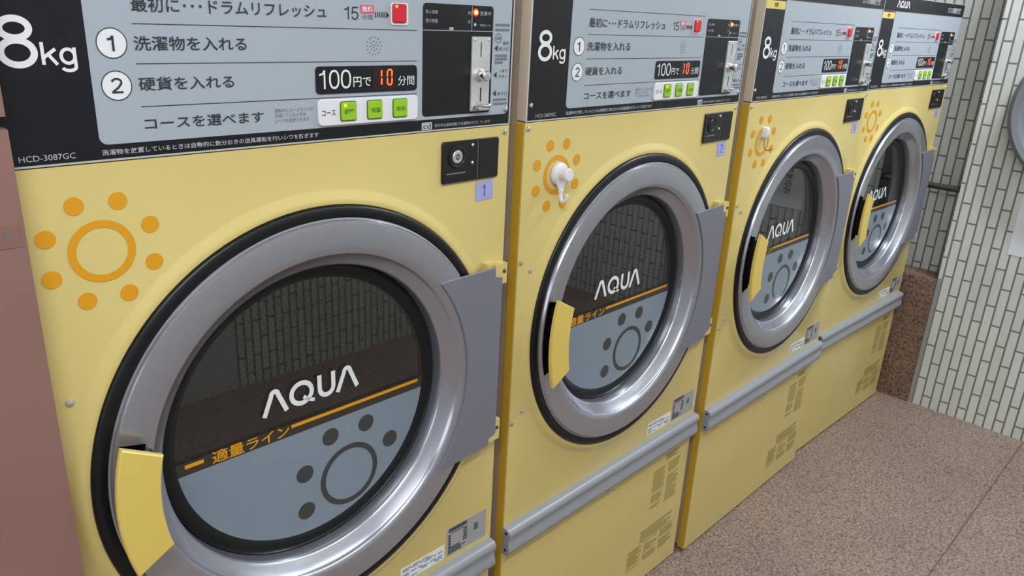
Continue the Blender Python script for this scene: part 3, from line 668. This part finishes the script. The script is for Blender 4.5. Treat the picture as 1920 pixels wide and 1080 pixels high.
q.ribbon([(0.1345, -0.3915), (0.1585, -0.3915)], 0.0055, GD - 0.0008); q.ribbon([(0.2820, -0.3896), (0.5020, -0.3896)], 0.0050, GD - 0.0008)
put_text(q, '適量ライン', 0.1695, -0.4015, 0.2785, -0.3835, GD - 0.0008, 0.014); q.build('fill_line_print', 'orange', door, 0)
q = MB(); logo(q, 0.2410, -0.3620, 0.3930, -0.3258, GD - 0.0009); q.build('brand_mark', 'white', door, 0)
# handle: annular sector, standing proud on an inner stem
hs = MB(); n = 14; pts = []
for i in range(n + 1): a = math.radians(180 - 16.8 + 33.6 * i / n); pts.append((CU + 0.2858 * math.cos(a), CV + 0.2858 * math.sin(a)))
for i in range(n + 1): a = math.radians(180 + 14.3 - 28.6 * i / n); pts.append((CU + 0.2390 * math.cos(a), CV + 0.2390 * math.sin(a)))
hs.prism(pts, -0.0450, -0.0375, 0.0018); hd_ = hs.build('handle', 'yellow_plastic', door, 40, True)
q = MB(); q.lathe([(0.2400, -0.0380), (0.2400, -0.0120), (0.2462, -0.0120), (0.2462, -0.0380), (0.2400, -0.0380)], CU, CV, 10, 180 - 13, 180 + 13); q.build('handle_stem', 'matte_black', door, 40)
# hinge plate and yellow brackets
pts = [(0.6170, -0.2150), (0.5090, -0.2170)]
n = 24
for i in range(n + 1):
    a = math.radians(39.6 - 79.2 * i / n); pts.append((CU + 0.2465 * math.cos(a), CV + 0.2465 * math.sin(a)))
pts += [(0.5520, -0.5350), (0.6150, -0.5300), (0.6175, -0.5170), (0.6320, -0.5140), (0.6325, -0.2345), (0.6175, -0.2300)]
q = MB(); q.prism(pts, -0.0178, -0.0140, 0.0006); hp = q.build('hinge_plate', 'plate', door, 30, True)
for v0_, v1_ in ((-0.2460, -0.2125), (-0.5280, -0.4900)):
    q = MB(); q.box(0.6185, 0.6440, -0.0150, 0.001, v0_, v1_); q.box(0.6040, 0.6260, -0.0120, 0.001, v0_ + 0.012, v1_ + 0.003 if v0_ > -0.3 else v1_ - 0.002); bk = q.build('hinge_bracket', 'yellow', door, 0)
    screw(0.6375, (v0_ + v1_) / 2 + 0.004, -0.0150, 0.0030, door, 'pipe', 'hinge_screw')
q = MB(); q.box(0.6290, 0.6372, -0.0075, 0.001, -0.505, -0.240); q.build('hinge_spine', 'yellow', door, 0)

# drum behind the window
dm = MB(); dm.lathe([(0.2050, 0.0345), (0.2100, 0.0700), (0.2750, 0.0720), (0.2750, 0.2850), (0.0010, 0.2950)], CU, CV, 72, uvs=True); drum = dm.build('drum', 'drum', dry, 40)
for k in range(3):
    a = math.radians(20 + 120 * k); ax = Vector((math.cos(a), math.sin(a))); tn = Vector((-ax.y, ax.x)); L = []
    pr = [(0.272, -0.045), (0.235, -0.010), (0.229, 0.0), (0.235, 0.010), (0.272, 0.045)]
    q = MB(); q.add([P3(CU + ax.x * r + tn.x * w_, d, CV + ax.y * r + tn.y * w_) for d in (0.08, 0.284) for r, w_ in pr], [(i, i + 1, 6 + i, 5 + i) for i in range(4)] + [tuple(range(5)), tuple(range(5, 10))[::-1]])
    q.build('lifter', 'drum', drum, 20)

# ------------------------------------------------------------------ the row of four
PLACE = [((0, 0), 0.0, 'yellow coin dryer nearest the camera, lavender tag 1, beside the brown pillar'),
         ((0.70444, 0.00244), 0.00898, 'yellow coin dryer with lavender tag 2 and a white knobbed hook on its sun print'),
         ((1.40126, -0.00443), 0.00749, 'yellow coin dryer with lavender tag 3 and a capped wire hook on its sun print'),
         ((2.10646, 0.01719), -0.02354, 'yellow coin dryer farthest along the row, beside the tiled wall and granite slab')]
dryers = []
BLACK_LOCK = kd.data.copy(); BLACK_LOCK.materials[0] = M['lock_black']
for i, ((x, y), a, lab) in enumerate(PLACE):
    o = dry if i == 0 else copy_tree(dry)
    if i > 0:
        for lk in [c for c in o.children_recursive if c.name.startswith('key_lock')]: lk.data = BLACK_LOCK; lk.pop('label', None)
    o.location = (x, y, 0); o.rotation_euler = (0, 0, a); o['label'] = lab
    dryers.append(o)
for i, o in enumerate(dryers):
    q = MB(); q.prism([(0.5858, -0.1095), (0.6206, -0.1090), (0.6198, -0.0802), (0.5850, -0.0808)], 0.0002, 0.0009); tg = q.build('number_tag', 'tag', o, 0); tag(tg, 'lavender tag with a handwritten number %d' % (i + 1))
    D = -0.0001; q = MB()
    paths = {1: [[(0.5985, -0.0905), (0.6030, -0.0860), (0.6030, -0.1035)]],
             2: [[(0.5985, -0.0890), (0.6010, -0.0862), (0.6055, -0.0868), (0.6065, -0.0905), (0.6035, -0.0960), (0.5985, -0.1020), (0.6075, -0.1022)]],
             3: [[(0.5985, -0.0872), (0.6030, -0.0858), (0.6062, -0.0885), (0.6050, -0.0920), (0.6015, -0.0938), (0.6058, -0.0952), (0.6070, -0.0990), (0.6030, -0.1026), (0.5985, -0.1012)]],
             4: [[(0.6015, -0.0858), (0.5980, -0.0975), (0.6078, -0.0978)], [(0.6052, -0.0920), (0.6046, -0.1035)]]}[i + 1]
    for p in paths: q.ribbon(p, 0.0017, D)
    q.build('handwritten_number', 'tagink', tg, 0)

# ------------------------------------------------------------------ hooks stuck on the second and third dryers
def on(i, label):
    o = empty('suction_hook', dryers[i].location, label, 'hook', None, dryers[i].rotation_euler.z); return o
h = on(1, 'white suction hook with a fat knob, stuck on the sun print of dryer 2')
hu, hv = 0.0690, -0.0885
q = MB(); q.lathe([(0.0190, 0.0), (0.0192, -0.0025), (0.0180, -0.0060), (0.0150, -0.0085), (0.0, -0.0092)], hu, hv, 40); q.build('suction_cup', 'white_plastic', h)
q = MB(); q.lathe([(0.0098, -0.0080), (0.0098, -0.0165), (0.0108, -0.0175), (0.0108, -0.0235), (0.0095, -0.0250), (0.0, -0.0254)], hu - 0.001, hv + 0.0015, 32); q.build('knob', 'white_plastic', h)
q = MB(); q.prism([(hu - 0.0045, hv - 0.030), (hu + 0.0045, hv - 0.030), (hu + 0.0130, hv - 0.008), (hu + 0.013, hv + 0.004), (hu - 0.013, hv + 0.004), (hu - 0.0130, hv - 0.008)], -0.0098, -0.0062, 0.001); q.build('base_plate', 'white_plastic', h)
J = [(hu, -0.0080, hv - 0.026), (hu, -0.0078, hv - 0.034), (hu, -0.0085, hv - 0.040), (hu, -0.0115, hv - 0.0445), (hu, -0.0160, hv - 0.0450), (hu, -0.0200, hv - 0.0415), (hu, -0.0215, hv - 0.0360), (hu, -0.0220, hv - 0.0320)]
q = MB(); q.tube(J, [0.0038, 0.0036, 0.0034, 0.0034, 0.0032, 0.0030, 0.0032, 0.0030], 14); q.build('hook', 'white_plastic', h)
h = on(2, 'white capped wire hook stuck on the sun print of dryer 3')
hu, hv = 0.0640, -0.0700
q = MB(); q.rrect(hu - 0.0080, hu + 0.0080, hv - 0.0130, hv + 0.0135, 0.0070, -0.0120, 0.001, 0.0035, 8); q.build('cap', 'white_plastic', h, 50)
q = MB(); q.tube([(hu + 0.001, -0.004, hv - 0.013), (hu + 0.001, -0.005, hv - 0.030), (hu + 0.001, -0.008, hv - 0.036), (hu + 0.001, -0.014, hv - 0.0385), (hu + 0.001, -0.020, hv - 0.037), (hu + 0.001, -0.0235, hv - 0.032)], 0.0014, 8); q.build('wire_hook', 'wire', h)

# ------------------------------------------------------------------ ceiling fluorescent fittings above the aisle; the short end-wall one is added
def fitting(x, y, h, label, hy=0.09):
    o = empty('ceiling_light', (x, y, CEIL), label, 'ceiling light', 'fluorescent ceiling lights')
    b = MB(); b.box(-h, h, -hy, hy, -0.06 - ZO, -0.0005 - ZO); b.build('housing', 'white_plastic', o, 0)
fitting(-0.55, -1.08, 0.64, 'long white fluorescent ceiling light toward the left end of the aisle')
fitting(1.15, -1.08, 0.64, 'long white fluorescent ceiling light in the middle of the aisle')
fitting(2.40, -0.72, 0.09, 'added short white ceiling light brightening the tiled end wall', 0.33)
